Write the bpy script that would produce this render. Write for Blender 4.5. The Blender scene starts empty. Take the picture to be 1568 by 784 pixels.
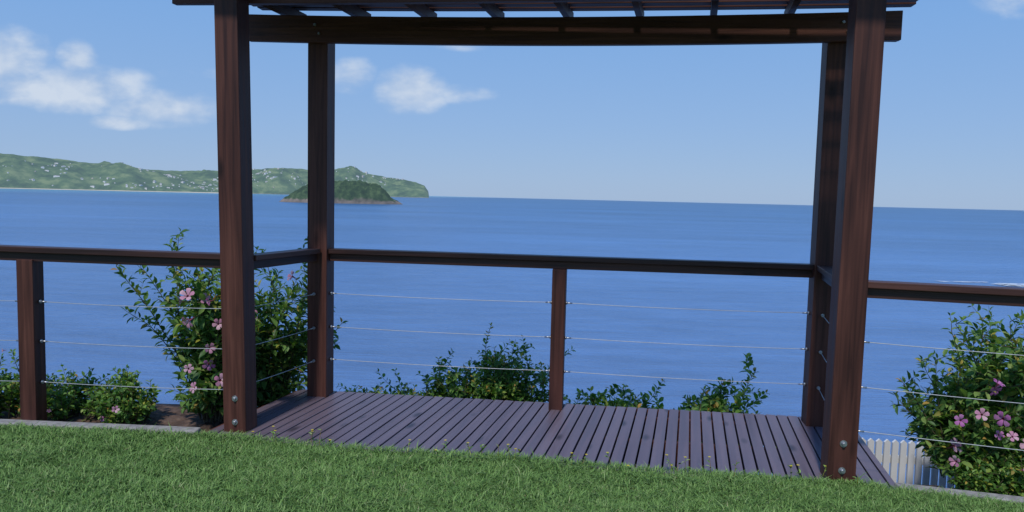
import bpy, bmesh, math, random
import numpy as np
from mathutils import Vector, Matrix, noise
random.seed(7); rng=np.random.default_rng(7)
scene=bpy.context.scene
scene.view_settings.view_transform='Standard'
scene.view_settings.look='None'
scene.view_settings.exposure=0

# ------------------------------------------------------------------ helpers
def link(o,parent=None):
    scene.collection.objects.link(o)
    if parent is not None: o.parent=parent
    return o
def empty(name):
    e=bpy.data.objects.new(name,None); e.empty_display_size=.2
    return link(e)
def newmat(name):
    m=bpy.data.materials.new(name); m.use_nodes=True
    nt=m.node_tree; b=nt.nodes['Principled BSDF']
    return m,nt,b
def N(nt,t,**kw):
    n=nt.nodes.new(t)
    for k,v in kw.items(): setattr(n,k,v)
    return n
def ramp(nt,stops,interp='LINEAR'):
    r=nt.nodes.new('ShaderNodeValToRGB'); cr=r.color_ramp; cr.interpolation=interp
    while len(cr.elements)<len(stops): cr.elements.new(.5)
    for e,(p,c) in zip(cr.elements,stops):
        e.position=p; e.color=(*c,1) if len(c)==3 else c
    return r
def math_n(nt,op,a,b=None,c=None):
    n=nt.nodes.new('ShaderNodeMath'); n.operation=op
    for i,v in enumerate((a,b,c)):
        if v is None: continue
        if isinstance(v,(int,float)): n.inputs[i].default_value=v
        else: nt.links.new(v,n.inputs[i])
    return n.outputs[0]
def mesh_from_arrays(name,verts,faces_flat,loop_tot,mat=None,smooth=False):
    me=bpy.data.meshes.new(name)
    me.vertices.add(len(verts)); me.vertices.foreach_set('co',np.asarray(verts,np.float32).ravel())
    me.loops.add(len(faces_flat)); me.loops.foreach_set('vertex_index',np.asarray(faces_flat,np.int32))
    lt=np.asarray(loop_tot,np.int32); ls=np.concatenate([[0],np.cumsum(lt)[:-1]]).astype(np.int32)
    me.polygons.add(len(lt)); me.polygons.foreach_set('loop_start',ls); me.polygons.foreach_set('loop_total',lt)
    if smooth: me.polygons.foreach_set('use_smooth',np.ones(len(lt),bool))
    me.update(calc_edges=True); me.validate()
    if mat: me.materials.append(mat)
    return me

# ------------------------------------------------------------------ materials
def wood_mat(name,dark,mid,light,rough=.5,spec=.4,grain=1.0,var=.16):
    m,nt,b=newmat(name); L=nt.links
    tc=N(nt,'ShaderNodeTexCoord'); oi=N(nt,'ShaderNodeObjectInfo')
    off=N(nt,'ShaderNodeVectorMath',operation='ADD')
    sc=N(nt,'ShaderNodeVectorMath',operation='SCALE'); sc.inputs[0].default_value=(13,7,29)
    L.new(oi.outputs['Random'],sc.inputs['Scale'])
    L.new(tc.outputs['Object'],off.inputs[0]); L.new(sc.outputs[0],off.inputs[1])
    mp=N(nt,'ShaderNodeMapping'); mp.inputs['Scale'].default_value=(38*grain,38*grain,1.4)
    L.new(off.outputs[0],mp.inputs[0])
    n1=N(nt,'ShaderNodeTexNoise'); n1.inputs['Scale'].default_value=1; n1.inputs['Detail'].default_value=7; n1.inputs['Distortion'].default_value=.6
    L.new(mp.outputs[0],n1.inputs[0])
    mp2=N(nt,'ShaderNodeMapping'); mp2.inputs['Scale'].default_value=(6,6,1.1)
    L.new(off.outputs[0],mp2.inputs[0])
    n2=N(nt,'ShaderNodeTexNoise'); n2.inputs['Scale'].default_value=1; n2.inputs['Detail'].default_value=4
    L.new(mp2.outputs[0],n2.inputs[0])
    # knots
    vo=N(nt,'ShaderNodeTexVoronoi'); vo.inputs['Scale'].default_value=1
    mp3=N(nt,'ShaderNodeMapping'); mp3.inputs['Scale'].default_value=(5,5,1.9)
    L.new(off.outputs[0],mp3.inputs[0]); L.new(mp3.outputs[0],vo.inputs[0])
    kn=N(nt,'ShaderNodeMapRange'); kn.inputs[1].default_value=.05; kn.inputs[2].default_value=.16; kn.inputs[3].default_value=.35; kn.inputs[4].default_value=1
    L.new(vo.outputs['Distance'],kn.inputs[0])
    f=math_n(nt,'MULTIPLY_ADD',n1.outputs[0],.6,math_n(nt,'MULTIPLY',n2.outputs[0],.4))
    f=math_n(nt,'ADD',f,math_n(nt,'MULTIPLY_ADD',oi.outputs['Random'],var,-var/2))
    r=ramp(nt,[(.33,dark),(.5,mid),(.68,light)])
    L.new(f,r.inputs[0])
    mx=N(nt,'ShaderNodeMix',data_type='RGBA',blend_type='MULTIPLY'); mx.inputs[0].default_value=1
    L.new(r.outputs[0],mx.inputs[6]); L.new(kn.outputs[0],mx.inputs[7])
    L.new(mx.outputs[2],b.inputs['Base Color'])
    rr=math_n(nt,'MULTIPLY_ADD',n1.outputs[0],.3,rough-.15); L.new(rr,b.inputs['Roughness'])
    b.inputs['Specular IOR Level'].default_value=spec
    bp=N(nt,'ShaderNodeBump'); bp.inputs['Strength'].default_value=.35; bp.inputs['Distance'].default_value=.004
    L.new(n1.outputs[0],bp.inputs['Height']); L.new(bp.outputs[0],b.inputs['Normal'])
    return m
M_wood=wood_mat('stained_timber',(.038,.0135,.010),(.088,.031,.021),(.160,.060,.040),rough=.56,spec=.32)
M_rail=wood_mat('stained_rail',(.024,.011,.009),(.055,.022,.017),(.105,.042,.030),rough=.5)
M_deck=wood_mat('deck_stain',(.112,.082,.100),(.145,.108,.132),(.185,.140,.168),rough=.44,spec=.55,var=.10)

def simple(name,col,rough=.6,metal=0,nscale=None,amt=.25,bump=0):
    m,nt,b=newmat(name); b.inputs['Roughness'].default_value=rough; b.inputs['Metallic'].default_value=metal
    tc=N(nt,'ShaderNodeTexCoord'); n=N(nt,'ShaderNodeTexNoise'); n.inputs['Scale'].default_value=nscale or 8; n.inputs['Detail'].default_value=6
    nt.links.new(tc.outputs['Object'],n.inputs[0])
    r=ramp(nt,[(.3,tuple(c*(1-amt) for c in col)),(.7,tuple(min(1,c*(1+amt)) for c in col))])
    nt.links.new(n.outputs[0],r.inputs[0]); nt.links.new(r.outputs[0],b.inputs['Base Color'])
    if bump:
        bp=N(nt,'ShaderNodeBump'); bp.inputs['Strength'].default_value=.6; bp.inputs['Distance'].default_value=bump
        nt.links.new(n.outputs[0],bp.inputs['Height']); nt.links.new(bp.outputs[0],b.inputs['Normal'])
    return m
M_cable=simple('steel_cable',(.45,.46,.47),.5,.4,60,.15)
M_bolt=simple('galvanised_bolt',(.50,.51,.53),.4,.9,90,.15)
M_conc=simple('concrete_curb',(.30,.28,.26),.9,0,25,.3,.004)
M_white=simple('white_paint',(.78,.78,.77),.5,0,6,.06)
M_stem=simple('plant_stem',(.09,.075,.035),.8,0,20,.4)
M_pist=simple('flower_throat',(.30,.05,.10),.6,0,20,.2)

def leaf_mat(name,stops,trans=.3,rough=.45):
    m,nt,b=newmat(name); L=nt.links
    g=N(nt,'ShaderNodeNewGeometry'); r=ramp(nt,stops)
    L.new(g.outputs['Random Per Island'],r.inputs[0])
    L.new(r.outputs[0],b.inputs['Base Color']); b.inputs['Roughness'].default_value=rough
    b.inputs['Specular IOR Level'].default_value=.3
    if trans<=0: return m
    t=N(nt,'ShaderNodeBsdfTranslucent')
    mx=N(nt,'ShaderNodeMix',data_type='RGBA',blend_type='MULTIPLY'); mx.inputs[0].default_value=1; mx.inputs[7].default_value=(1.3,1.5,.6,1)
    L.new(r.outputs[0],mx.inputs[6]); L.new(mx.outputs[2],t.inputs[0])
    ms=N(nt,'ShaderNodeMixShader'); ms.inputs[0].default_value=trans
    L.new(b.outputs[0],ms.inputs[1]); L.new(t.outputs[0],ms.inputs[2])
    L.new(ms.outputs[0],nt.nodes['Material Output'].inputs[0])
    return m
M_leaf=leaf_mat('shrub_leaf',[(0,(.045,.11,.026)),(.35,(.095,.20,.045)),(.75,(.18,.31,.075)),(.95,(.28,.36,.09)),(1,(.36,.26,.07))])
M_leaf2=leaf_mat('hedge_leaf',[(0,(.045,.11,.022)),(.45,(.11,.23,.042)),(.85,(.20,.34,.06)),(1,(.30,.38,.08))])
M_tip=leaf_mat('young_leaf',[(0,(.26,.34,.05)),(.5,(.42,.38,.06)),(1,(.48,.24,.06))])
M_petal=leaf_mat('pink_petal',[(0,(.60,.24,.38)),(.5,(.68,.34,.47)),(1,(.76,.48,.56))],trans=.25)
M_petal_d=leaf_mat('magenta_petal',[(0,(.50,.13,.42)),(1,(.62,.26,.52))],trans=.25)
M_yel=leaf_mat('yellow_petal',[(0,(.65,.5,.05)),(1,(.75,.62,.1))],trans=.2)
M_grass=leaf_mat('grass_blade',[(0,(.070,.150,.030)),(.30,(.125,.240,.052)),(.6,(.18,.320,.076)),(.86,(.245,.395,.105)),(.985,(.32,.42,.16)),(1,(.42,.39,.21))],trans=0,rough=.6)

# ------------------------------------------------------------------ timber builder
def timber(name,p0,p1,w,h,mat,parent,up=(0,0,1),bev=.004,sag=0,side=None):
    """box from p0 to p1, long axis local Z; w = horizontal width, h = size along up"""
    p0=Vector(p0);p1=Vector(p1); d=(p1-p0); ln=d.length; z=d.normalized()
    u=Vector(up); x=u.cross(z)
    if side is not None: x=Vector(side)
    x=(x-z*x.dot(z)).normalized(); y=z.cross(x)
    bm=bmesh.new(); bmesh.ops.create_cube(bm,size=1)
    for v in bm.verts: v.co=Vector((v.co.x*w,v.co.y*h,v.co.z*ln))
    if sag:
        e=[e for e in bm.edges if abs(e.verts[0].co.z-e.verts[1].co.z)>ln*.9]
        bmesh.ops.subdivide_edges(bm,edges=e,cuts=15,use_grid_fill=True)
    bmesh.ops.bevel(bm,geom=[e for e in bm.edges if len(e.link_faces)==2 and e.calc_face_angle(0)>.5],offset=bev,segments=2,affect='EDGES',profile=.6)
    R=Matrix((x,y,z)).transposed()
    if sag:
        l=R.inverted()@Vector((0,0,-1))
        for v in bm.verts:
            t=v.co.z/(ln/2); v.co+=l*sag*(1-t*t)
    me=bpy.data.meshes.new(name); bm.to_mesh(me); bm.free(); me.materials.append(mat)
    o=bpy.data.objects.new(name,me); link(o,parent)
    o.matrix_world=Matrix.Translation((p0+p1)/2)@R.to_4x4()
    return o
def cyl(name,p0,p1,r,mat,parent,seg=10,dome=False):
    p0=Vector(p0);p1=Vector(p1); z=(p1-p0); ln=z.length
    bm=bmesh.new(); bmesh.ops.create_cone(bm,cap_ends=True,segments=seg,radius1=r,radius2=r*(.7 if dome else 1),depth=ln)
    me=bpy.data.meshes.new(name); bm.to_mesh(me); bm.free(); me.materials.append(mat)
    for p in me.polygons: p.use_smooth=len(p.vertices)==4
    o=bpy.data.objects.new(name,me); link(o,parent)
    o.matrix_world=Matrix.Translation((p0+p1)/2)@z.to_track_quat('Z','Y').to_matrix().to_4x4()
    return o

A=math.radians(-8.3)
Lx=Vector((math.cos(A),math.sin(A),0)); Dy=Vector((-math.sin(A),math.cos(A),0))
FL=Vector((-1.690,4.585,0)); FR=Vector((1.832,3.995,0)); BL=Vector((-1.410,5.440,0)); BR=Vector((2.115,5.000,0))
Z=Vector((0,0,1))
LF=(FR-FL).normalized(); LB=(BR-BL).normalized()
NF=Vector((-LF.y,LF.x,0)); NB=Vector((-LB.y,LB.x,0))
# ------------------------------------------------------------------ pergola
perg=empty('pergola')
PW=.148
def post(name,p,top,lean=(0,0,0)):
    return timber(name,p-Z*.12,p+Z*top+Vector(lean),PW,PW,M_wood,perg,side=Lx,bev=.006)
post('front_post_1',FL,2.90,(-.05,0,0)); post('front_post_2',FR,2.90,(.01,0,0))
post('back_post_1',BL,2.745); post('back_post_2',BR,2.735)
# back beam on camera side of back posts ; front beam on inner face of front posts
bo=PW/2+.028
zb=2.575
timber('back_beam',BL-LB*.50-NB*bo+Z*(zb+.09),BR+LB*.36-NB*bo+Z*(zb+.085),.05,.185,M_wood,perg,sag=.030)
timber('back_beam_splice',BR+LB*.08+NB*bo+Z*(zb+.095),BR+LB*.42+NB*bo+Z*(zb+.09),.05,.12,M_wood,perg)
timber('front_beam',FL-LF*.50+NF*bo+Z*(2.665+.06),FR+LF*.42+NF*bo+Z*(2.635+.06),.05,.125,M_wood,perg,sag=.012)
# rafters
for i in range(9):
    t=(i-.45)/7.1
    f=FL.lerp(FR,t)-NF*.30; b=BL.lerp(BR,t)+NB*.22
    timber('rafter_%d'%i,f+Z*2.825,b+Z*2.798,.045,.075,M_wood,perg)
for i in range(13):
    s=-.30+i*.1195
    c0=FL+(BL-FL)*s; c1=FR+(BR-FR)*s
    d=(c1-c0).normalized()
    dz=-.018*s
    timber('roof_slat_%d'%i,c0-d*.55+Z*(2.892+dz),c1+d*.50+Z*(2.887+dz),.086,.038,M_wood,perg,sag=.016)
# bolts
def bolt(name,c,n,par,r=.014):
    return cyl(name,c,c+n*.014,r,M_bolt,par,seg=14,dome=True)
for k,(p,dx) in enumerate(((FL,0),(FR,.0))):
    for j,zz in enumerate((.065,.215)):
        cyl('washer',p-Dy*(PW/2)+Lx*dx+Z*zz,p-Dy*(PW/2+.004)+Lx*dx+Z*zz,.019,M_bolt,perg,seg=16)
        bolt('bolt',p-Dy*(PW/2+.004)+Z*zz,-Dy,perg,.012)
for p in (BL,BR):
    bolt('bolt',p-NB*(bo+.025)+Z*2.68,-NB,perg,.012); bolt('bolt',p-NB*(bo+.025)+Z*2.62+LB*.03,-NB,perg,.010)

# ------------------------------------------------------------------ deck
deck=empty('wooden_deck')
cFL=Vector((-1.90,4.44,0)); cFR=Vector((2.05,3.80,0)); cBR=Vector((2.36,5.13,0)); cBL=Vector((-1.60,5.57,0))
nb=53
for i in range(nb):
    a=(i+.5)/nb
    f=cFL.lerp(cFR,a); b=cBL.lerp(cBR,a)
    jt=rng.normal(0,.0012)
    timber('board_%02d'%i,f+Z*(-.0125+jt),b+Z*(-.0125+rng.normal(0,.0012)),.0640,.025,M_deck,deck,bev=.003)
for k,s in enumerate((.12,.5,.9)):
    timber('joist_%d'%k,cFL.lerp(cBL,s)+Z*-.105+Lx*.03,cFR.lerp(cBR,s)+Z*-.105-Lx*.03,.045,.15,M_wood,deck)
timber('fascia_back',cBL+Dy*.025-Z*.10,cBR+Dy*.025-Z*.10,.03,.17,M_wood,deck)
timber('fascia_left',cFL-Lx*.022-Z*.10,cBL-Lx*.022-Z*.10,.03,.17,M_wood,deck)
timber('fascia_right',cFR+Lx*.022-Z*.085,cBR+Lx*.022-Z*.085,.035,.17,M_deck,deck)
for k,p in enumerate((BL,BR,BL.lerp(BR,.5))):
    timber('pier_%d'%k,p-Z*2.2,p-Z*.19,.14,.14,M_wood,deck,side=Lx)

# ------------------------------------------------------------------ railings
RT=1.10
def rail(par,a,b,z0=RT,z1=RT,n=''):
    timber('top_rail'+n,a+Z*(z0-.0175),b+Z*(z1-.0175),.105,.035,M_rail,par)
    timber('under_rail'+n,a+Z*(z0-.035-.029),b+Z*(z1-.035-.029),.045,.055,M_rail,par)
def cables(par,a,b,zs=((.765,.765),(.515,.515),(.27,.27)),n='',sag=.008):
    for k,(z0,z1) in enumerate(zs):
        pts=[a.lerp(b,t)+Z*(z0+(z1-z0)*t-4*sag*t*(1-t)) for t in np.linspace(0,1,9)]
        cu=bpy.data.curves.new('cable'+n,'CURVE'); cu.dimensions='3D'; cu.bevel_depth=.0022; cu.bevel_resolution=2
        sp=cu.splines.new('POLY'); sp.points.add(len(pts)-1)
        for q,p in zip(sp.points,pts): q.co=(*p,1)
        cu.materials.append(M_cable)
        link(bpy.data.objects.new('cable%s_%d'%(n,k),cu),par)
        d=(b-a).normalized()
        for e,sg in ((a,1),(b,-1)):
            zz=z0 if sg==1 else z1
            cyl('cable_fitting',e+Z*zz,e+d*sg*.045+Z*(zz-.001),.0055,M_bolt,par,seg=8)
            cyl('cable_nut',e+Z*zz,e+d*sg*.010+Z*zz,.012,M_bolt,par,seg=6)
r1=empty('wooden_railing')
h=PW/2+.002
rail(r1,BL+LB*h,BR-LB*h,RT-.003,RT,'_back')
MP=BL.lerp(BR,.497)-NB*.0
timber('mid_post',MP-Z*.10,MP+Z*(RT-.094),.098,.098,M_wood,r1,side=Lx)
cables(r1,BL+LB*h,MP-LB*.05,n='_a'); cables(r1,MP+LB*.05,BR-LB*h,n='_b')
dl=(BL-FL).normalized(); dr=(BR-FR).normalized()
rail(r1,FL+dl*.085,BL-dl*.085,RT,RT,'_left'); rail(r1,FR+dr*.085,BR-dr*.085,RT,RT,'_right')
cables(r1,FL+dl*.085,BL-dl*.085,n='_c',sag=.004); cables(r1,FR+dr*.085,BR-dr*.085,n='_d',sag=.004)
r2=empty('wooden_railing')
P1=Vector((-3.055,4.665,0)); P2=Vector((-4.75,4.75,0)); P3=Vector((-6.4,4.83,0))
rail(r2,P3,FL-Vector((h,0,0)),1.145,1.112)
for k,p in enumerate((P1,P2,P3)):
    timber('post_%d'%k,p-Z*.2,p+Z*(1.04+(.01 if k else 0)),.105,.105,M_wood,r2,side=Vector((1,-.05,0)))
X5=Vector((.055,0,0))
cables(r2,P1+X5,FL-Vector((h,0,0)),((.77,.765),(.515,.51),(.25,.25)),'_a')
cables(r2,P2+X5,P1-X5,((.77,.77),(.515,.515),(.25,.25)),'_b'); cables(r2,P3+X5,P2-X5,((.77,.77),(.515,.515),(.25,.25)),'_c')
r3=empty('wooden_railing')
Q0=FR+Vector((.078,-.01,0)); Q1=Vector((3.55,3.45,0)); Q2=Vector((5.2,2.98,0))
rail(r3,Q0,Q2,RT,RT)
for k,p in enumerate((Q1,Q2)):
    timber('post_%d'%k,p-Z*.2,p+Z*(RT-.094),.105,.105,M_wood,r3,side=Vector((1,-.27,0)))
cables(r3,Q0,Q1,n='_a'); cables(r3,Q1,Q2,n='_b')

# ------------------------------------------------------------------ terrain
def edge(X):
    X=np.asarray(X,float)
    e=np.where(X<-1.88,4.45+(-1.88-X)*.055,np.where(X>2.03,3.83-.27*(X-2.03),4.46+(X+1.88)*(3.86-4.46)/3.91))
    return e
xs=np.concatenate([np.linspace(-400,-9,40)[:-1],np.arange(-9,9,.12),np.linspace(9,400,40)])
ys=np.concatenate([np.linspace(-300,1,30)[:-1],np.arange(1,9,.08),np.linspace(9,60,50)])
GX,GY=np.meshgrid(xs,ys)
D=GY-edge(np.clip(GX,-12,12))
under=((GX>-1.95)&(GX<2.3))
bed=np.interp(D,[-1e4,-.02,.02,.95,1.7,3,40,60],[-.03,-.03,-.065,-.10,-1.0,-2.2,-36,-40])
bedu=np.interp(D,[-1e4,-.02,.03,.15,1.0,3,40,60],[-.03,-.03,-.12,-.35,-1.1,-2.6,-36,-40])
bedr=np.interp(D,[-1e4,-.02,.02,.5,.95,2.6,3.4,40,60],[-.03,-.03,-.065,-.10,-.95,-1.0,-2.6,-36,-40])
GZ=np.where(under,bedu,np.where(GX>2.2,bedr,bed))
GZ+=.012*np.sin(GX*2.1+.7)*np.cos(GY*2.7)*(D<0)
for j in range(GZ.shape[0]):
    if ys[j]>4:
        for i in range(GZ.shape[1]):
            if D[j,i]>.1: GZ[j,i]+=.06*noise.noise(Vector((GX[j,i]*1.6,GY[j,i]*1.6,0)))*min(1,D[j,i]*2)
nx=len(xs);ny=len(ys)
idx=np.arange(nx*ny).reshape(ny,nx)
fc=np.stack([idx[:-1,:-1],idx[:-1,1:],idx[1:,1:],idx[1:,:-1]],-1).reshape(-1,4)
mg,nt,b=newmat('ground_soil_and_turf')
tc=N(nt,'ShaderNodeTexCoord'); n=N(nt,'ShaderNodeTexNoise'); n.inputs['Scale'].default_value=14; n.inputs['Detail'].default_value=8
nt.links.new(tc.outputs['Object'],n.inputs[0])
soil=ramp(nt,[(.3,(.055,.032,.022)),(.6,(.14,.085,.06)),(.8,(.21,.14,.10))]); turf=ramp(nt,[(.3,(.045,.09,.02)),(.7,(.09,.15,.04))])
nt.links.new(n.outputs[0],soil.inputs[0]); nt.links.new(n.outputs[0],turf.inputs[0])
at=N(nt,'ShaderNodeAttribute'); at.attribute_name='lawn'
mx=N(nt,'ShaderNodeMix',data_type='RGBA'); nt.links.new(at.outputs['Fac'],mx.inputs[0]); nt.links.new(soil.outputs[0],mx.inputs[6]); nt.links.new(turf.outputs[0],mx.inputs[7])
nt.links.new(mx.outputs[2],b.inputs['Base Color']); b.inputs['Roughness'].default_value=.95
bp=N(nt,'ShaderNodeBump'); bp.inputs['Distance'].default_value=.03; nt.links.new(n.outputs[0],bp.inputs['Height']); nt.links.new(bp.outputs[0],b.inputs['Normal'])
me=mesh_from_arrays('ground',np.stack([GX,GY,GZ],-1).reshape(-1,3),fc.ravel(),np.full(len(fc),4),mg,True)
a_=me.attributes.new('lawn','FLOAT','POINT'); a_.data.foreach_set('value',((D<.0)|(D>2.5)).astype(np.float32).ravel())
link(bpy.data.objects.new('ground',me))

# curbs
def curb(pts,name='concrete_curb',w=.09,z0=-.16,z1=.015):
    bm=bmesh.new()
    ring=[]
    for p in pts:
        p=Vector((p[0],p[1],0))
        ring.append([bm.verts.new(p+Vector((0,dy,0))+Z*zz) for dy,zz in ((0,z0),(0,z1),(w,z1),(w,z0))])
    for a,c in zip(ring[:-1],ring[1:]):
        for k in range(3): bm.faces.new((a[k],c[k],c[k+1],a[k+1]))
    bm.faces.new(ring[0]); bm.faces.new(ring[-1][::-1])
    bmesh.ops.recalc_face_normals(bm,faces=bm.faces)
    me=bpy.data.meshes.new(name); bm.to_mesh(me); bm.free(); me.materials.append(M_conc)
    o=bpy.data.objects.new(name,me); link(o)
    m=o.modifiers.new('b','BEVEL'); m.width=.008; m.segments=2
curb([(x,float(edge(x))+.012) for x in (-12,-8,-5,-3.5,-2.6,-1.93)])
curb([(x,float(edge(x))+.012) for x in (2.10,2.8,3.8,5.5,8)],w=.085)

# ------------------------------------------------------------------ lawn grass
def lawn(nblade,x0,x1,y0):
    X=rng.uniform(x0,x1,nblade); e=edge(X)+rng.normal(0,.012,nblade)
    Y=y0+(e-y0)*rng.random(nblade)
    return X,Y
X1,Y1=lawn(230000,-4.2,3.6,3.0); X2,Y2=lawn(45000,-8,8,1.5)
X3=rng.uniform(-1.9,2.1,2600); Y3=edge(X3)+rng.normal(-.005,.014,2600)
X=np.concatenate([X1,X2,X3]);Y=np.concatenate([Y1,Y2,Y3]); n=len(X)
clump=.5+.5*np.sin(X*5.3+1.3*np.sin(Y*7.1))*np.cos(Y*6.7+1.1*np.sin(X*4.3))
clump2=.5+.5*np.sin(X*17+2*np.sin(Y*13))*np.cos(Y*19+2*np.sin(X*11))
Ht=(.020+.026*rng.random(n)+.014*clump+.013*clump2)
tall=rng.random(n)<.010; Ht[tall]*=1.5
ang=rng.uniform(0,2*np.pi,n)
lean=rng.uniform(.2,1.7,n); wd=rng.uniform(.0013,.0031,n)
dx=np.cos(ang);dy=np.sin(ang); px=-dy;py=dx
z0=np.full(n,-.028)+.012*np.sin(X*2.1+.7)*np.cos(Y*2.7)
V=np.zeros((n,5,3))
def setv(k,s,hh,w):
    V[:,k,0]=X+dx*s+px*w; V[:,k,1]=Y+dy*s+py*w; V[:,k,2]=z0+hh
setv(0,0,0,wd);setv(1,0,0,-wd)
setv(2,Ht*lean*.35,Ht*.62,wd*.9);setv(3,Ht*lean*.35,Ht*.62,-wd*.9)
setv(4,Ht*lean,Ht*(1.05-.25*lean/1.6),0)
base=(np.arange(n)*5)[:,None]
F=np.concatenate([base+np.array([[0,1,3,2]]),base+np.array([[2,3,4]])],1).ravel()
LT=np.tile([4,3],n)
me=mesh_from_arrays('lawn_grass',V.reshape(-1,3),F,LT,M_grass)
link(bpy.data.objects.new('lawn_grass',me))

# ------------------------------------------------------------------ plants
class MB:
    def __init__(s): s.v=[];s.f=[];s.m=[];s.n=0
    def add(s,vs,fs,mi):
        s.v.append(np.asarray(vs)); 
        for f in fs: s.f.append([i+s.n for i in f]); s.m.append(mi)
        s.n+=len(vs)
def frame(d,roll=0):
    d=d/np.linalg.norm(d); a=np.array([0,0,1.]) if abs(d[2])<.95 else np.array([1.,0,0])
    x=np.cross(a,d); x/=np.linalg.norm(x); y=np.cross(d,x)
    c,s_=math.cos(roll),math.sin(roll)
    return x*c+y*s_, -x*s_+y*c, d
LEAF=np.array([(0,0,0),(.5,.32,.10),(0,.34,0),(-.5,.32,.10),(.46,.66,.06),(0,.68,-.03),(-.46,.66,.06),(0,1,-.14)],float)
LFACE=[(0,2,1),(0,3,2),(1,2,5,4),(2,3,6,5),(4,5,7),(5,6,7)]
def leaf(mb,p,d,L,W,mi,roll):
    x,y,z=frame(d,roll)
    P=LEAF
    vs=p+np.outer(P[:,0]*W,x)+np.outer(P[:,1]*L,z)+np.outer(P[:,2]*L,y)
    mb.add(vs,LFACE,mi)
def flower(mb,p,d,R,mi,throat):
    x,y,z=frame(d,rng.uniform(0,6))
    vs=[p-z*R*.8];fs=[]
    k=1
    cup=rng.uniform(-.05,.35)
    for j in range(5):
        a=j*2*math.pi/5+rng.normal(0,.06)
        def pt(r,aa,h): return p+(x*math.cos(aa)+y*math.sin(aa))*r*R+z*(h+cup*r)*R
        vv=[pt(.16,a-.5,-.25),pt(.16,a+.5,-.25),pt(.62,a-.50,.06),pt(.62,a+.50,.06),pt(.98,a-.36,.02),pt(.98,a+.36,.02),pt(1.06,a,-.05),pt(.60,a,.14),pt(.2,a,-.2)]
        vs+=vv
        o=k
        fs+=[(o,o+8,o+7,o+2),(o+8,o+1,o+3,o+7),(o+2,o+7,o+6,o+4),(o+7,o+3,o+5,o+6)]
        k+=9
    mb.add(np.array(vs),fs,mi)
    # tube and throat
    tv=[];tf=[]
    for s_,(r,hh) in enumerate(((.05,-1.3),(.10,-.7),(.2,-.2))):
        for j in range(6): 
            a=j*math.pi/3; tv.append(p+(x*math.cos(a)+y*math.sin(a))*r*R+z*hh*R)
    for s_ in range(2):
        for j in range(6): tf.append((s_*6+j,s_*6+(j+1)%6,(s_+1)*6+(j+1)%6,(s_+1)*6+j))
    mb.add(np.array(tv),tf,throat)
def tube(mb,pts,r0,r1,mi,seg=4):
    vs=[];fs=[];n=len(pts)
    for i,p in enumerate(pts):
        d=pts[min(i+1,n-1)]-pts[max(i-1,0)]
        x,y,z=frame(d)
        r=r0+(r1-r0)*i/(n-1)
        for j in range(seg):
            a=2*math.pi*j/seg; vs.append(p+(x*math.cos(a)+y*math.sin(a))*r)
    for i in range(n-1):
        for j in range(seg): fs.append((i*seg+j,i*seg+(j+1)%seg,(i+1)*seg+(j+1)%seg,(i+1)*seg+j))
    mb.add(np.array(vs),fs,mi)
def shoot(mb,p,d,L,leafL,step,start=.15,mi=1,droop=.4,r=.004,wr=.42,tips=True):
    n=max(4,int(L/.06)); pts=[p.copy()]; dd=d/np.linalg.norm(d)
    for i in range(n):
        dd=dd+rng.normal(0,.07,3); dd[2]-=droop*.04*(i/n)*2
        dd/=np.linalg.norm(dd); pts.append(pts[-1]+dd*L/n)
    tube(mb,pts,r,r*.35,0)
    s=start*L; ph=rng.uniform(0,6)
    while s<L:
        i=min(n-1,int(s/L*n)); t=s/L*n-i
        q=pts[i]*(1-t)+pts[i+1]*t; ax=pts[i+1]-pts[i]; x,y,z=frame(ax)
        k=rng.integers(2,4)
        for j in range(k):
            a=ph+j*2*math.pi/k+rng.normal(0,.3)
            o=x*math.cos(a)+y*math.sin(a)
            f=s/L
            ld=o*1.0+z*(.35+.5*f)+np.array([0,0,rng.normal(.0,.25)])
            l=leafL*(1-.45*max(0,f-.6)/.4)*rng.uniform(.7,1.15)
            leaf(mb,q+o*.004,ld,l,l*wr*rng.uniform(.85,1.15),(3 if (tips and f>.93 and rng.random()<.6) else mi),rng.normal(0,.5))
        ph+=.9; s+=step*rng.uniform(.8,1.25)
    return pts,dd
def finish(mb,name,mats):
    V=np.concatenate(mb.v)
    me=mesh_from_arrays(name,V,np.concatenate([np.array(f) for f in mb.f]),[len(f) for f in mb.f])
    for m in mats: me.materials.append(m)
    me.polygons.foreach_set('material_index',np.array(mb.m,np.int32)); me.update()
    return link(bpy.data.objects.new(name,me))
MATS=[M_stem,M_leaf,M_petal,M_tip,M_petal_d,M_pist]
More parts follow.
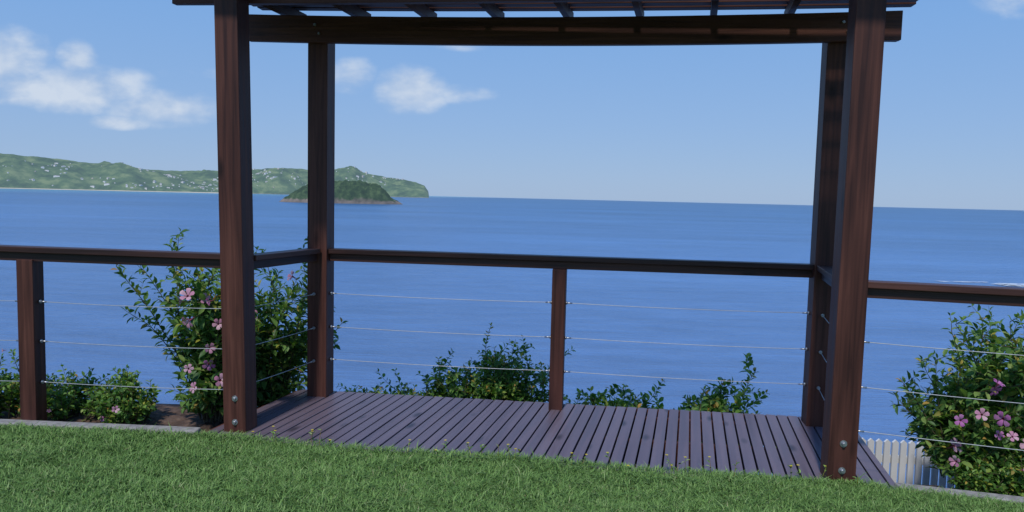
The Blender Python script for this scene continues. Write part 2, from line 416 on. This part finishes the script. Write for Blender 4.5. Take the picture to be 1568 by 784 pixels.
def shrub(name,cx,cy,rx,ry,z0,height,nst,leafL=.085,step=.045,flowers=8,side=4,mats=MATS,leaders=(),toward=(0,-1,.25),tallp=.15,wr=.42,base=.35,droop=.4,R=.040,ball=.45,hmin=.6,start=.12):
    mb=MB(); ends=[]
    for i in range(nst):
        a=rng.uniform(0,2*math.pi); rr=math.sqrt(rng.random())
        ox,oy=math.cos(a)*rr,math.sin(a)*rr
        p=np.array([cx+ox*rx*base,cy+oy*ry*base,z0])
        hh=height*(1-ball*rr**2)*rng.uniform(hmin,1.0)
        if rng.random()<tallp: hh*=1.2
        tgt=np.array([cx+ox*rx,cy+oy*ry,z0+hh]); d=tgt-p; L=np.linalg.norm(d)
        d=d+np.array([0,0,.25*L])
        pts,dd=shoot(mb,p,d,L*1.03,leafL,step,start=start,r=.0055,wr=wr,droop=droop)
        ends.append((pts[-1],dd))
        for k in range(side):
            j=rng.integers(max(1,int(len(pts)*max(.25,start))),len(pts)-1) if len(pts)>3 else 1; q=pts[j]
            sd=np.array([rng.normal(0,.7),rng.normal(0,.7)-.15,rng.uniform(.1,.9)])
            sp,sdd=shoot(mb,q,sd,rng.uniform(.12,.30)*min(1,height+.3),leafL*.9,step,start=.1,r=.003,wr=wr,droop=droop)
            ends.append((sp[-1],sdd))
    for (lx,ly,lz) in leaders:      # long sprigs that reach above the mass
        p=np.array([cx+(lx-cx)*.4,cy+(ly-cy)*.4,z0+.2]); t=np.array([lx,ly,lz]); d=t-p
        pts,dd=shoot(mb,p,d+rng.normal(0,.02,3),np.linalg.norm(d),leafL*.85,step*.9,start=.3,r=.005,wr=wr,droop=0)
        for k in range(3):
            q=pts[-1-k*2] if len(pts)>6 else pts[-1]; sd=np.array([rng.normal(0,.8),rng.normal(0,.5),.6]); shoot(mb,q,sd,.10,leafL*.7,step*.8,start=.1,r=.0025,wr=wr,droop=0)
    # blooms sit on shoot tips at the outside of the crown, open toward the light
    ends=[e for e in ends if e[0][2]>z0+height*.25]
    got=[]
    order=sorted(ends,key=lambda e:-(np.linalg.norm((e[0]-np.array([cx,cy,z0+height*.5]))/np.array([rx,ry,height*.5]))-2.0*(e[0][1]-cy)/ry*.5+rng.normal(0,.35)))
    for e,dd in order:
        if len(got)>=flowers: break
        if any(np.linalg.norm(e-g)<.10 for g in got): continue
        if e[1]>cy+ry*.3: continue
        got.append(e)
        fd=np.array([rng.normal(0,.8)+toward[0],rng.normal(0,.4)+toward[1],rng.normal(0,.5)+toward[2]]); fd/=np.linalg.norm(fd)
        flower(mb,e+fd*.05,fd,R*rng.uniform(.6,1.15),2 if rng.random()<.62 else 4,5)
    return finish(mb,name,mats)
# tall flowering shrub left
shrub('allamanda_shrub',-2.08,5.08,.27,.24,-.10,1.12,36,leafL=.098,flowers=13,side=5,tallp=.12,ball=.1,hmin=.35,leaders=((-2.42,5.10,1.19),(-2.43,5.12,1.08),(-2.42,5.1,.94),(-2.28,5.1,1.02),(-2.20,5.2,1.04),(-2.02,5.2,1.03),(-2.46,5.1,.70)))
shrub('allamanda_shrub',-1.88,5.66,.25,.22,-.35,1.33,34,leafL=.095,flowers=10,side=5,tallp=.12,ball=.25,leaders=((-1.62,5.62,1.17),(-1.70,5.6,1.04),(-1.56,5.6,1.0),(-1.60,5.6,.72),(-1.56,5.62,.5)))
# right flowering shrub
shrub('allamanda_shrub',2.98,4.36,.50,.36,-.10,.92,66,flowers=18,side=6,leafL=.082,tallp=.12,hmin=.3,base=.6,leaders=((2.66,4.4,.86),(2.78,4.4,.90),(2.83,4.4,.86),(3.05,4.3,.84),(2.52,4.4,.70),(3.2,4.3,.8)))
shrub('allamanda_shrub',2.66,4.22,.26,.16,-.08,.66,36,flowers=7,side=5,leafL=.080,tallp=.1,hmin=.35,base=.5,ball=.1,leaders=((2.40,4.25,.60),(2.36,4.25,.48),(2.36,4.3,.36),(2.42,4.25,.26)))
shrub('allamanda_shrub',3.65,4.20,.45,.36,-.10,.90,40,flowers=8,side=5,leafL=.080)
# low plants left and right beds
G2=[M_stem,M_leaf2,M_petal,M_tip,M_petal_d,M_pist]
for (x,y,r,h_) in ((-2.98,4.98,.30,.36),(-2.62,4.93,.22,.32),(-3.45,5.0,.3,.42),(-3.95,5.0,.35,.40),(-4.6,5.05,.4,.5),(-5.4,5.1,.5,.5),(2.62,4.02,.14,.18),(2.85,3.98,.18,.24),(3.15,3.95,.2,.28)):
    shrub('ground_cover_plant',x,y,r,.22 if x<0 else .12,-.09,h_,26,flowers=(2 if -3.5<x<0 else 0),side=4,mats=G2,leafL=.05,step=.028,base=.6,wr=.5,R=.02)
# hedge plants behind deck, growing on the slope
for (x,y,r,h_,ll,nst) in ((-1.30,6.15,.22,.92,.06,14),(-.90,6.15,.30,.98,.06,28),(-.50,6.2,.24,1.04,.065,30),(-.12,6.15,.36,1.22,.065,78),(.26,6.1,.20,.98,.065,20),(.66,5.95,.20,.84,.075,20),(.96,5.9,.24,.93,.08,38),(1.30,5.85,.16,.80,.075,14),(1.68,5.75,.22,1.00,.08,42),(2.26,5.62,.16,.72,.07,16)):
    shrub('slope_shrub',x,y,r,.25,-.92,h_,nst,flowers=0,side=5,mats=G2,leafL=ll,step=.036,base=.5,wr=.5,tallp=.05,hmin=.75,ball=.3)
# weeds with yellow flowers at deck edge
mb=MB()
for i in range(34):
    x=rng.uniform(-1.6,1.9); y=float(edge(x))+rng.uniform(-.06,.03)
    hh=rng.uniform(.05,.13); p=np.array([x,y,-.02])
    tip=p+np.array([rng.normal(0,.02),rng.normal(0,.02),hh])
    tube(mb,[p,(p+tip)/2+rng.normal(0,.004,3),tip],.0016,.0010,0)
    for k in range(3): leaf(mb,p+(tip-p)*rng.uniform(.3,.9),np.array([rng.normal(),rng.normal(),.6]),.030,.011,1,0)
    if rng.random()<.5:
        for k in range(5):
            a=k*1.257; leaf(mb,tip,np.array([math.cos(a),math.sin(a),.5]),.011,.008,2,0)
finish(mb,'yellow_weeds',[M_tip,M_grass,M_yel])

# ------------------------------------------------------------------ picket fence on lower terrace
pf=empty('white_picket_fence')
for i in range(36):
    x=2.42+i*.056
    bm=bmesh.new()
    w,t,hh=.022,.009,.80
    prof=[(-w,0),(w,0),(w,hh-.02),(0,hh),(-w,hh-.02)]
    f=[bm.verts.new((a,-t,c)) for a,c in prof]; g=[bm.verts.new((a,t,c)) for a,c in prof]
    bm.faces.new(f); bm.faces.new(g[::-1])
    for k in range(5): bm.faces.new((f[k],g[k],g[(k+1)%5],f[(k+1)%5]))
    bmesh.ops.recalc_face_normals(bm,faces=bm.faces)
    me=bpy.data.meshes.new('picket'); bm.to_mesh(me); bm.free(); me.materials.append(M_white)
    o=bpy.data.objects.new('picket_%02d'%i,me); link(o,pf); o.location=(x,5.30-.12*(x-2.36),-.98)
for k,zz in enumerate((-.80,-.33)):
    timber('fence_rail_%d'%k,(2.38,5.326,zz),(4.45,5.075,zz),.03,.06,M_white,pf)

# ------------------------------------------------------------------ sea
SEA=-25.0
ms,nt,b=newmat('sea_water'); L=nt.links
tc=N(nt,'ShaderNodeTexCoord')
def nz(scale,detail,sx=1,sy=1,rough=.5):
    mp=N(nt,'ShaderNodeMapping'); mp.inputs['Scale'].default_value=(sx*scale,sy*scale,scale)
    mp.inputs['Rotation'].default_value=(0,0,.12)
    L.new(tc.outputs['Object'],mp.inputs[0]); q=N(nt,'ShaderNodeTexNoise'); q.inputs['Scale'].default_value=1; q.inputs['Detail'].default_value=detail; q.inputs['Roughness'].default_value=rough
    L.new(mp.outputs[0],q.inputs[0]); return q.outputs[0]
patch=nz(.0035,4,.5,1.1); streak=nz(.022,6,.25,1.2,.62); rip=nz(.16,6,.35,1.2,.65); wav=nz(.40,5,.45,1.3,.65)
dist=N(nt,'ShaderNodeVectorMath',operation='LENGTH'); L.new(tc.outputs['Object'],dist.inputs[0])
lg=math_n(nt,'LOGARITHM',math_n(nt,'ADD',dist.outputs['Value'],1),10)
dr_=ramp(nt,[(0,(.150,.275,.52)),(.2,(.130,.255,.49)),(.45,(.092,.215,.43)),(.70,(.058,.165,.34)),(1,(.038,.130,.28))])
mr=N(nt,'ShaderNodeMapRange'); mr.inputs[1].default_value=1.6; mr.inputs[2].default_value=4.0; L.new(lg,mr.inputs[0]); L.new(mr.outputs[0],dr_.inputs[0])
f=math_n(nt,'ADD',math_n(nt,'ADD',math_n(nt,'MULTIPLY',patch,.45),math_n(nt,'MULTIPLY',streak,.3)),math_n(nt,'MULTIPLY',rip,.25))
br=N(nt,'ShaderNodeMapRange'); br.inputs[1].default_value=.38; br.inputs[2].default_value=.62; br.inputs[3].default_value=.70; br.inputs[4].default_value=1.24; L.new(f,br.inputs[0])
mul=N(nt,'ShaderNodeVectorMath',operation='SCALE'); L.new(dr_.outputs[0],mul.inputs[0]); L.new(br.outputs[0],mul.inputs['Scale'])
# turquoise shallows in the far bay
sp=N(nt,'ShaderNodeSeparateXYZ'); L.new(tc.outputs['Object'],sp.inputs[0])
bay=N(nt,'ShaderNodeMapRange'); bay.inputs[1].default_value=2800; bay.inputs[2].default_value=6500; L.new(dist.outputs['Value'],bay.inputs[0])
lft=N(nt,'ShaderNodeMapRange'); lft.inputs[1].default_value=-900; lft.inputs[2].default_value=-2600; L.new(sp.outputs[0],lft.inputs[0])
mt=N(nt,'ShaderNodeMix',data_type='RGBA'); mt.inputs[7].default_value=(.12,.32,.42,1)
L.new(math_n(nt,'MULTIPLY',math_n(nt,'MULTIPLY',bay.outputs[0],lft.outputs[0]),.85),mt.inputs[0]); L.new(mul.outputs[0],mt.inputs[6])
L.new(mt.outputs[2],b.inputs['Base Color'])
b.inputs['Roughness'].default_value=.28; b.inputs['IOR'].default_value=1.33; b.inputs['Specular IOR Level'].default_value=.42
hgt=math_n(nt,'ADD',math_n(nt,'MULTIPLY',wav,1.0),math_n(nt,'MULTIPLY',rip,1.8))
bp=N(nt,'ShaderNodeBump'); bp.inputs['Strength'].default_value=.75; bp.inputs['Distance'].default_value=1.2; L.new(hgt,bp.inputs['Height']); L.new(bp.outputs[0],b.inputs['Normal'])
S=90000
me=mesh_from_arrays('sea',[(-S,-S,0),(S,-S,0),(S,S,0),(-S,S,0)],[0,1,2,3],[4],ms)
o=link(bpy.data.objects.new('sea',me)); o.location=(0,0,SEA)

# foam on a reef
def foam(cx,cy,ln,wd,cnt,name='reef_foam',seed=0):
    m=bpy.data.materials.get('sea_foam') or simple('sea_foam',(.72,.78,.82),.8,0,.5,.2)
    bm=bmesh.new(); r=random.Random(seed)
    for k in range(cnt):
        x=cx+r.gauss(0,ln*.5); y=cy+r.gauss(0,wd*.5); a=r.uniform(.6,2.6); c=r.uniform(.25,.9)
        vs=[bm.verts.new((x+math.cos(t)*a*r.uniform(.7,1.2),y+math.sin(t)*c*r.uniform(.6,1.2),SEA+.12+k*.004)) for t in np.linspace(0,2*math.pi,11)[:-1]]
        bm.faces.new(vs)
    me=bpy.data.meshes.new(name); bm.to_mesh(me); bm.free(); me.materials.append(m); link(bpy.data.objects.new(name,me))
foam(176,259,5.0,4.2,90)
foam(165,267,9,1.3,14,seed=3)

# ------------------------------------------------------------------ island
def hills_mat(name,veg,rock,haze,hz,scale,rockline):
    m,nt,b=newmat(name); L=nt.links
    tc=N(nt,'ShaderNodeTexCoord'); g=N(nt,'ShaderNodeNewGeometry')
    n1=N(nt,'ShaderNodeTexNoise'); n1.inputs['Scale'].default_value=scale; n1.inputs['Detail'].default_value=8; n1.inputs['Roughness'].default_value=.65
    L.new(tc.outputs['Object'],n1.inputs[0])
    r=ramp(nt,[(p,c) for p,c in zip((.38,.5,.62),veg)]); L.new(n1.outputs[0],r.inputs[0])
    sp=N(nt,'ShaderNodeSeparateXYZ'); L.new(tc.outputs['Object'],sp.inputs[0])
    sn=N(nt,'ShaderNodeSeparateXYZ'); L.new(g.outputs['Normal'],sn.inputs[0])
    hz_=math_n(nt,'ADD',sp.outputs[2],math_n(nt,'MULTIPLY_ADD',n1.outputs[0],-rockline*2.2,rockline*1.1))
    low=N(nt,'ShaderNodeMapRange'); low.inputs[1].default_value=rockline*.7; low.inputs[2].default_value=rockline*1.2; low.inputs[3].default_value=1; low.inputs[4].default_value=0; L.new(hz_,low.inputs[0])
    st=N(nt,'ShaderNodeMapRange'); st.inputs[1].default_value=.25; st.inputs[2].default_value=.42; st.inputs[3].default_value=1; st.inputs[4].default_value=0; L.new(sn.outputs[2],st.inputs[0])
    fac=math_n(nt,'MAXIMUM',low.outputs[0],math_n(nt,'MULTIPLY',st.outputs[0],.7))
    rk=ramp(nt,[(.35,tuple(c*.5 for c in rock)),(.65,rock)]); L.new(n1.outputs[0],rk.inputs[0])
    mx=N(nt,'ShaderNodeMix',data_type='RGBA'); L.new(fac,mx.inputs[0]); L.new(r.outputs[0],mx.inputs[6]); L.new(rk.outputs[0],mx.inputs[7])
    L.new(mx.outputs[2],b.inputs['Base Color']); b.inputs['Roughness'].default_value=1; b.inputs['Specular IOR Level'].default_value=0
    em=N(nt,'ShaderNodeEmission'); em.inputs[0].default_value=(*haze,1)  # aerial haze painted into the hill material as a constant bluish glow
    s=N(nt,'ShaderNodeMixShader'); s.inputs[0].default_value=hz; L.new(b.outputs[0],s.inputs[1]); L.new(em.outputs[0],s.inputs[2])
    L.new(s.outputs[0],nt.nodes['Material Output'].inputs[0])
    return m
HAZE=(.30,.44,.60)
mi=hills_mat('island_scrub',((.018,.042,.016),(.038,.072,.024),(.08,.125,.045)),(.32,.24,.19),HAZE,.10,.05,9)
nu,nv=260,110
cen=Vector((-487,2110,SEA)); axis=Vector((.975,.22,0)); ax2=Vector((-.22,.975,0))
prof_x=[-1,-.93,-.78,-.55,-.2,.2,.45,.62,.72,.80,.9,1]
prof_h=[0,9,26,44,56,60,57,48,35,16,9,0]
vs=[]
for j in range(nv):
    for i in range(nu):
        u=-1+2*i/(nu-1); v=-1+2*j/(nv-1)
        hh=np.interp(u,prof_x,prof_h)
        wy=95*math.sqrt(max(.02,1-abs(u)**3))
        c=max(0,1-abs(v)**2.6)
        p=cen+axis*(u*172)+ax2*(v*wy)
        nn=noise.fractal(Vector((p.x*.03,p.y*.03,1)),1,2,5); n2=noise.noise(Vector((p.x*.13,p.y*.13,5)))
        z=hh*c**.6*(1+.15*nn)+ (3.6*n2+3*nn)*min(1,hh*c/12)-1.0*(c<=0.02)
        vs.append((p.x,p.y,max(z,-2)))
idx=np.arange(nu*nv).reshape(nv,nu)
fc=np.stack([idx[:-1,:-1],idx[:-1,1:],idx[1:,1:],idx[1:,:-1]],-1).reshape(-1,4)
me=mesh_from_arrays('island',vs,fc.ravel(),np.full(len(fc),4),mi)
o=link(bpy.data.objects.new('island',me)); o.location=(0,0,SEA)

# ------------------------------------------------------------------ distant headlands
def headland(name,azs,tans,r0,depth,mat,seed,a0,a1):
    nu,nv=520,60; vs=[]; H={}
    for j in range(nv):
        for i in range(nu):
            a=a0+(a1-a0)*i/(nu-1); t=j/(nv-1)
            tt=np.interp(a,azs,tans)
            r=r0+depth*t+ 250*noise.noise(Vector((a*.35,seed,0)))
            ridge=max(0,tt*(r0+depth*.6)+26)
            f=math.sin(min(1,t/.62)*math.pi/2)**.85 if t<.62 else math.cos((t-.62)/.38*math.pi/2)
            ar=math.radians(a); x=r*math.sin(ar); y=r*math.cos(ar)
            nn=noise.fractal(Vector((x*.0022,y*.0022,seed)),1,2,6); n3=noise.noise(Vector((x*.012,y*.012,seed)))
            z=ridge*f*(1+(.30 if t<.5 else .07)*nn) + n3*9*min(1,ridge/60)*f
            vs.append((x,y,z-1 if f>0.01 else -3)); H[(j,i)]=Vector((x,y,z))
    idx=np.arange(nu*nv).reshape(nv,nu)
    fc=np.stack([idx[:-1,:-1],idx[:-1,1:],idx[1:,1:],idx[1:,:-1]],-1).reshape(-1,4)
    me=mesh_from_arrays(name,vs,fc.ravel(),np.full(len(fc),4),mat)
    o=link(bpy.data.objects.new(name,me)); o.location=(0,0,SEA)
    return H,nu,nv
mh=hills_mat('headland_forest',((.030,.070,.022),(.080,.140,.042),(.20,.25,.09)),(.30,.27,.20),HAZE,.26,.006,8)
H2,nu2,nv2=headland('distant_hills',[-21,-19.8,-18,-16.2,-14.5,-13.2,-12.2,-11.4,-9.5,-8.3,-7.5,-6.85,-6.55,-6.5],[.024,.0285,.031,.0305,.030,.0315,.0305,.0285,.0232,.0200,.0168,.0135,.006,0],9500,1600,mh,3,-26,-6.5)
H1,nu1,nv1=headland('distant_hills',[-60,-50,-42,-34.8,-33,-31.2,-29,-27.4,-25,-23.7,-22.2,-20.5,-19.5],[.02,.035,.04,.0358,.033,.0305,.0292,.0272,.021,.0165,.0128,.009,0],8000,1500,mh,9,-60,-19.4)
# scattered houses
mhouse,nt,b=newmat('house_walls')
g=N(nt,'ShaderNodeNewGeometry'); r=ramp(nt,[(0,(.85,.84,.82)),(.8,(.80,.76,.70)),(1,(.7,.58,.5))]); nt.links.new(g.outputs['Random Per Island'],r.inputs[0]); nt.links.new(r.outputs[0],b.inputs['Base Color'])
mroof=simple('house_roof',(.50,.46,.45),.8,0,.05,.4)
rh=random.Random(5)
bm=bmesh.new()
def house(p,s,rot):
    w,d,h_=s*rh.uniform(.8,1.9),s*rh.uniform(.6,1),s*rh.uniform(.4,.7)
    R=Matrix.Rotation(rot,3,'Z')
    c=[(-w,-d),(w,-d),(w,d),(-w,d)]
    lo=[bm.verts.new(p+R@Vector((a,b_,-14))) for a,b_ in c]; hi=[bm.verts.new(p+R@Vector((a,b_,h_))) for a,b_ in c]
    for k in range(4): bm.faces.new((lo[k],lo[(k+1)%4],hi[(k+1)%4],hi[k]))
    ri=[bm.verts.new(p+R@Vector((-w*.5,0,h_*1.6))),bm.verts.new(p+R@Vector((w*.5,0,h_*1.6)))]
    ev=[bm.verts.new(p+R@Vector((a*1.08,b_*1.1,h_+.05))) for a,b_ in c]
    for f in ((ev[0],ev[1],ri[1],ri[0]),(ev[2],ev[3],ri[0],ri[1]),(ev[1],ev[2],ri[1]),(ev[3],ev[0],ri[0])):
        q=bm.faces.new(f); q.material_index=1
for H,nu_,nv_,cnt,lo_,hi_,i0,i1 in ((H1,nu1,nv1,300,3,30,.35,1),(H2,nu2,nv2,240,4,36,.2,.93)):
    k=0
    cl=[(rh.uniform(i0,i1),rh.uniform(lo_,hi_)) for _ in range(34)]
    while k<cnt:
        c=rh.choice(cl); i=int((c[0]+rh.gauss(0,.022))*nu_); j=int(c[1]+rh.gauss(0,3))
        if not(0<=i<nu_ and 2<=j<38): continue
        p=H[(j,i)]
        if p.z<12: continue
        k+=1; house(p+Vector((0,0,SEA)),rh.choice((4,5,6,7,8,10,14)),rh.uniform(0,3))
me=bpy.data.meshes.new('hillside_houses'); bm.to_mesh(me); bm.free(); me.materials.append(mhouse); me.materials.append(mroof)
link(bpy.data.objects.new('hillside_houses',me))
# beach strip at the foot of the left hills
msand=simple('beach_sand',(.62,.55,.42),.9,0,.01,.1)
bm=bmesh.new(); pr=None
for i in range(120):
    a=math.radians(-60+40*i/119); r=7990+250*noise.noise(Vector((math.degrees(a)*.35,9,0)))
    w=60 if i<112 else 10
    q=[bm.verts.new(((r-w)*math.sin(a),(r-w)*math.cos(a),SEA+.3)),bm.verts.new(((r+40)*math.sin(a),(r+40)*math.cos(a),SEA+9))]
    if pr: bm.faces.new((pr[0],q[0],q[1],pr[1]))
    pr=q
me=bpy.data.meshes.new('beach'); bm.to_mesh(me); bm.free(); me.materials.append(msand); link(bpy.data.objects.new('beach',me))

# distant boat
bm=bmesh.new()
hull=[(-14,-3,3.2),(12,-3,3.2),(18,0,3.8),(12,3,3.2),(-14,3,3.2)]; keel=[(-13,-2,0),(10,-2,0),(14,0,0),(10,2,0),(-13,2,0)]
a_=[bm.verts.new(v) for v in hull]; k_=[bm.verts.new(v) for v in keel]
bm.faces.new(a_); bm.faces.new(k_[::-1])
for i in range(5): bm.faces.new((k_[i],k_[(i+1)%5],a_[(i+1)%5],a_[i]))
for (x0,x1,z0,z1) in ((-10,6,3.2,6),(-7,2,6,8.4)):
    c=[(x0,-2.2),(x1,-2.2),(x1,2.2),(x0,2.2)]
    q0=[bm.verts.new((x,y,z0+.01)) for x,y in c]; q1=[bm.verts.new((x*(.92),y*.85,z1)) for x,y in c]
    bm.faces.new(q1)
    for i in range(4): bm.faces.new((q0[i],q0[(i+1)%4],q1[(i+1)%4],q1[i]))
me=bpy.data.meshes.new('motor_yacht'); bm.to_mesh(me); bm.free(); me.materials.append(M_white)
o=link(bpy.data.objects.new('motor_yacht',me)); o.location=(3470,5000,SEA); o.rotation_euler=(0,0,.4)

# ------------------------------------------------------------------ sun + sky
sun_el=math.radians(56); sun_az=math.radians(196)   # compass-style: 0=+Y, clockwise; sun behind the viewer, a little left
sd=Vector((math.sin(sun_az)*math.cos(sun_el),math.cos(sun_az)*math.cos(sun_el),math.sin(sun_el)))
sl=bpy.data.lights.new('sun','SUN'); sl.energy=2.55; sl.angle=math.radians(4.0); sl.color=(1,.97,.92)
so=link(bpy.data.objects.new('sun',sl)); so.rotation_euler=sd.to_track_quat('Z','Y').to_euler()
w=bpy.data.worlds.new('World'); scene.world=w; w.use_nodes=True; nt=w.node_tree; L=nt.links
bg=nt.nodes['Background']; bg.inputs[1].default_value=.108
sky=N(nt,'ShaderNodeTexSky'); sky.sky_type='NISHITA'; sky.sun_disc=False; sky.sun_elevation=sun_el; sky.sun_rotation=sun_az
sky.air_density=1.0; sky.dust_density=.3; sky.ozone_density=2; sky.altitude=0
tc=N(nt,'ShaderNodeTexCoord'); sp=N(nt,'ShaderNodeSeparateXYZ'); L.new(tc.outputs['Generated'],sp.inputs[0])
yy=math_n(nt,'MAXIMUM',sp.outputs[1],.05)
gx=math_n(nt,'DIVIDE',sp.outputs[0],yy); gz=math_n(nt,'DIVIDE',sp.outputs[2],yy)
cb=N(nt,'ShaderNodeCombineXYZ'); L.new(gx,cb.inputs[0]); L.new(math_n(nt,'MULTIPLY',gz,1.7),cb.inputs[1])
cn=N(nt,'ShaderNodeTexNoise'); cn.inputs['Scale'].default_value=17; cn.inputs['Detail'].default_value=7; cn.inputs['Roughness'].default_value=.50; L.new(cb.outputs[0],cn.inputs[0])
clouds=[(-.685,.165,.060,.042,1.1),(-.585,.168,.026,.024,1.05),(-.585,.132,.085,.030,1.15),(-.66,.135,.07,.022,1),(-.475,.108,.075,.022,1),(-.53,.088,.042,.009,.95),(-.218,.158,.028,.022,.9),(-.140,.140,.044,.028,1.15),(-.082,.137,.05,.012,.6),(-.66,.114,.05,.008,.85),(.65,.272,.05,.018,.7),(-.075,.198,.04,.006,.45),(-.41,.155,.05,.01,.3),(-1.1,.2,.2,.06,1)]
tot=None
for cx,cz,rx,rz,s_ in clouds:
    ex=math_n(nt,'DIVIDE',math_n(nt,'SUBTRACT',gx,cx),rx); ez=math_n(nt,'DIVIDE',math_n(nt,'SUBTRACT',gz,cz),rz)
    q=math_n(nt,'ADD',math_n(nt,'MULTIPLY',ex,ex),math_n(nt,'MULTIPLY',ez,ez))
    q=math_n(nt,'MULTIPLY',math_n(nt,'MAXIMUM',math_n(nt,'SUBTRACT',1.0,math_n(nt,'MULTIPLY',q,.5)),0),s_)
    tot=q if tot is None else math_n(nt,'MAXIMUM',tot,q)
den=math_n(nt,'ADD',tot,math_n(nt,'MULTIPLY_ADD',cn.outputs[0],1.8,-.80))
md=N(nt,'ShaderNodeMapRange'); md.interpolation_type='SMOOTHSTEP'; md.inputs[1].default_value=.2; md.inputs[2].default_value=1.3; md.inputs[3].default_value=0; md.inputs[4].default_value=.86; L.new(den,md.inputs[0])
md2=math_n(nt,'MULTIPLY',md.outputs[0],math_n(nt,'MINIMUM',math_n(nt,'MULTIPLY',tot,3),1))
crp=ramp(nt,[(.35,(4.0,5.1,6.9)),(.62,(6.0,6.7,7.7))]); L.new(cn.outputs[0],crp.inputs[0])
# humid tropical-blue grading of the Nishita sky by elevation
el=ramp(nt,[(0,(2.85,4.2,6.4)),(.10,(2.4,4.0,6.85)),(.22,(1.9,3.75,7.1)),(.34,(1.5,3.35,7.05)),(.6,(.9,2.5,6.2)),(1,(.5,1.7,5.2))])
L.new(math_n(nt,'MAXIMUM',sp.outputs[2],0),el.inputs[0])
gr=N(nt,'ShaderNodeMix',data_type='RGBA'); gr.inputs[0].default_value=.88
L.new(sky.outputs[0],gr.inputs[6]); L.new(el.outputs[0],gr.inputs[7])
mx=N(nt,'ShaderNodeMix',data_type='RGBA'); L.new(md2,mx.inputs[0]); L.new(gr.outputs[2],mx.inputs[6]); L.new(crp.outputs[0],mx.inputs[7])
L.new(mx.outputs[2],bg.inputs[0])

# ------------------------------------------------------------------ camera
cd=bpy.data.cameras.new('camera'); cd.sensor_width=36; cd.lens=26.0; cd.clip_end=300000; cd.clip_start=.05
co=link(bpy.data.objects.new('camera',cd))
co.matrix_world=Matrix.Translation((0,0,1.5))@Matrix.Rotation(math.radians(90-4.495),4,'X')@Matrix.Rotation(math.radians(1.387),4,'Z')
scene.camera=co
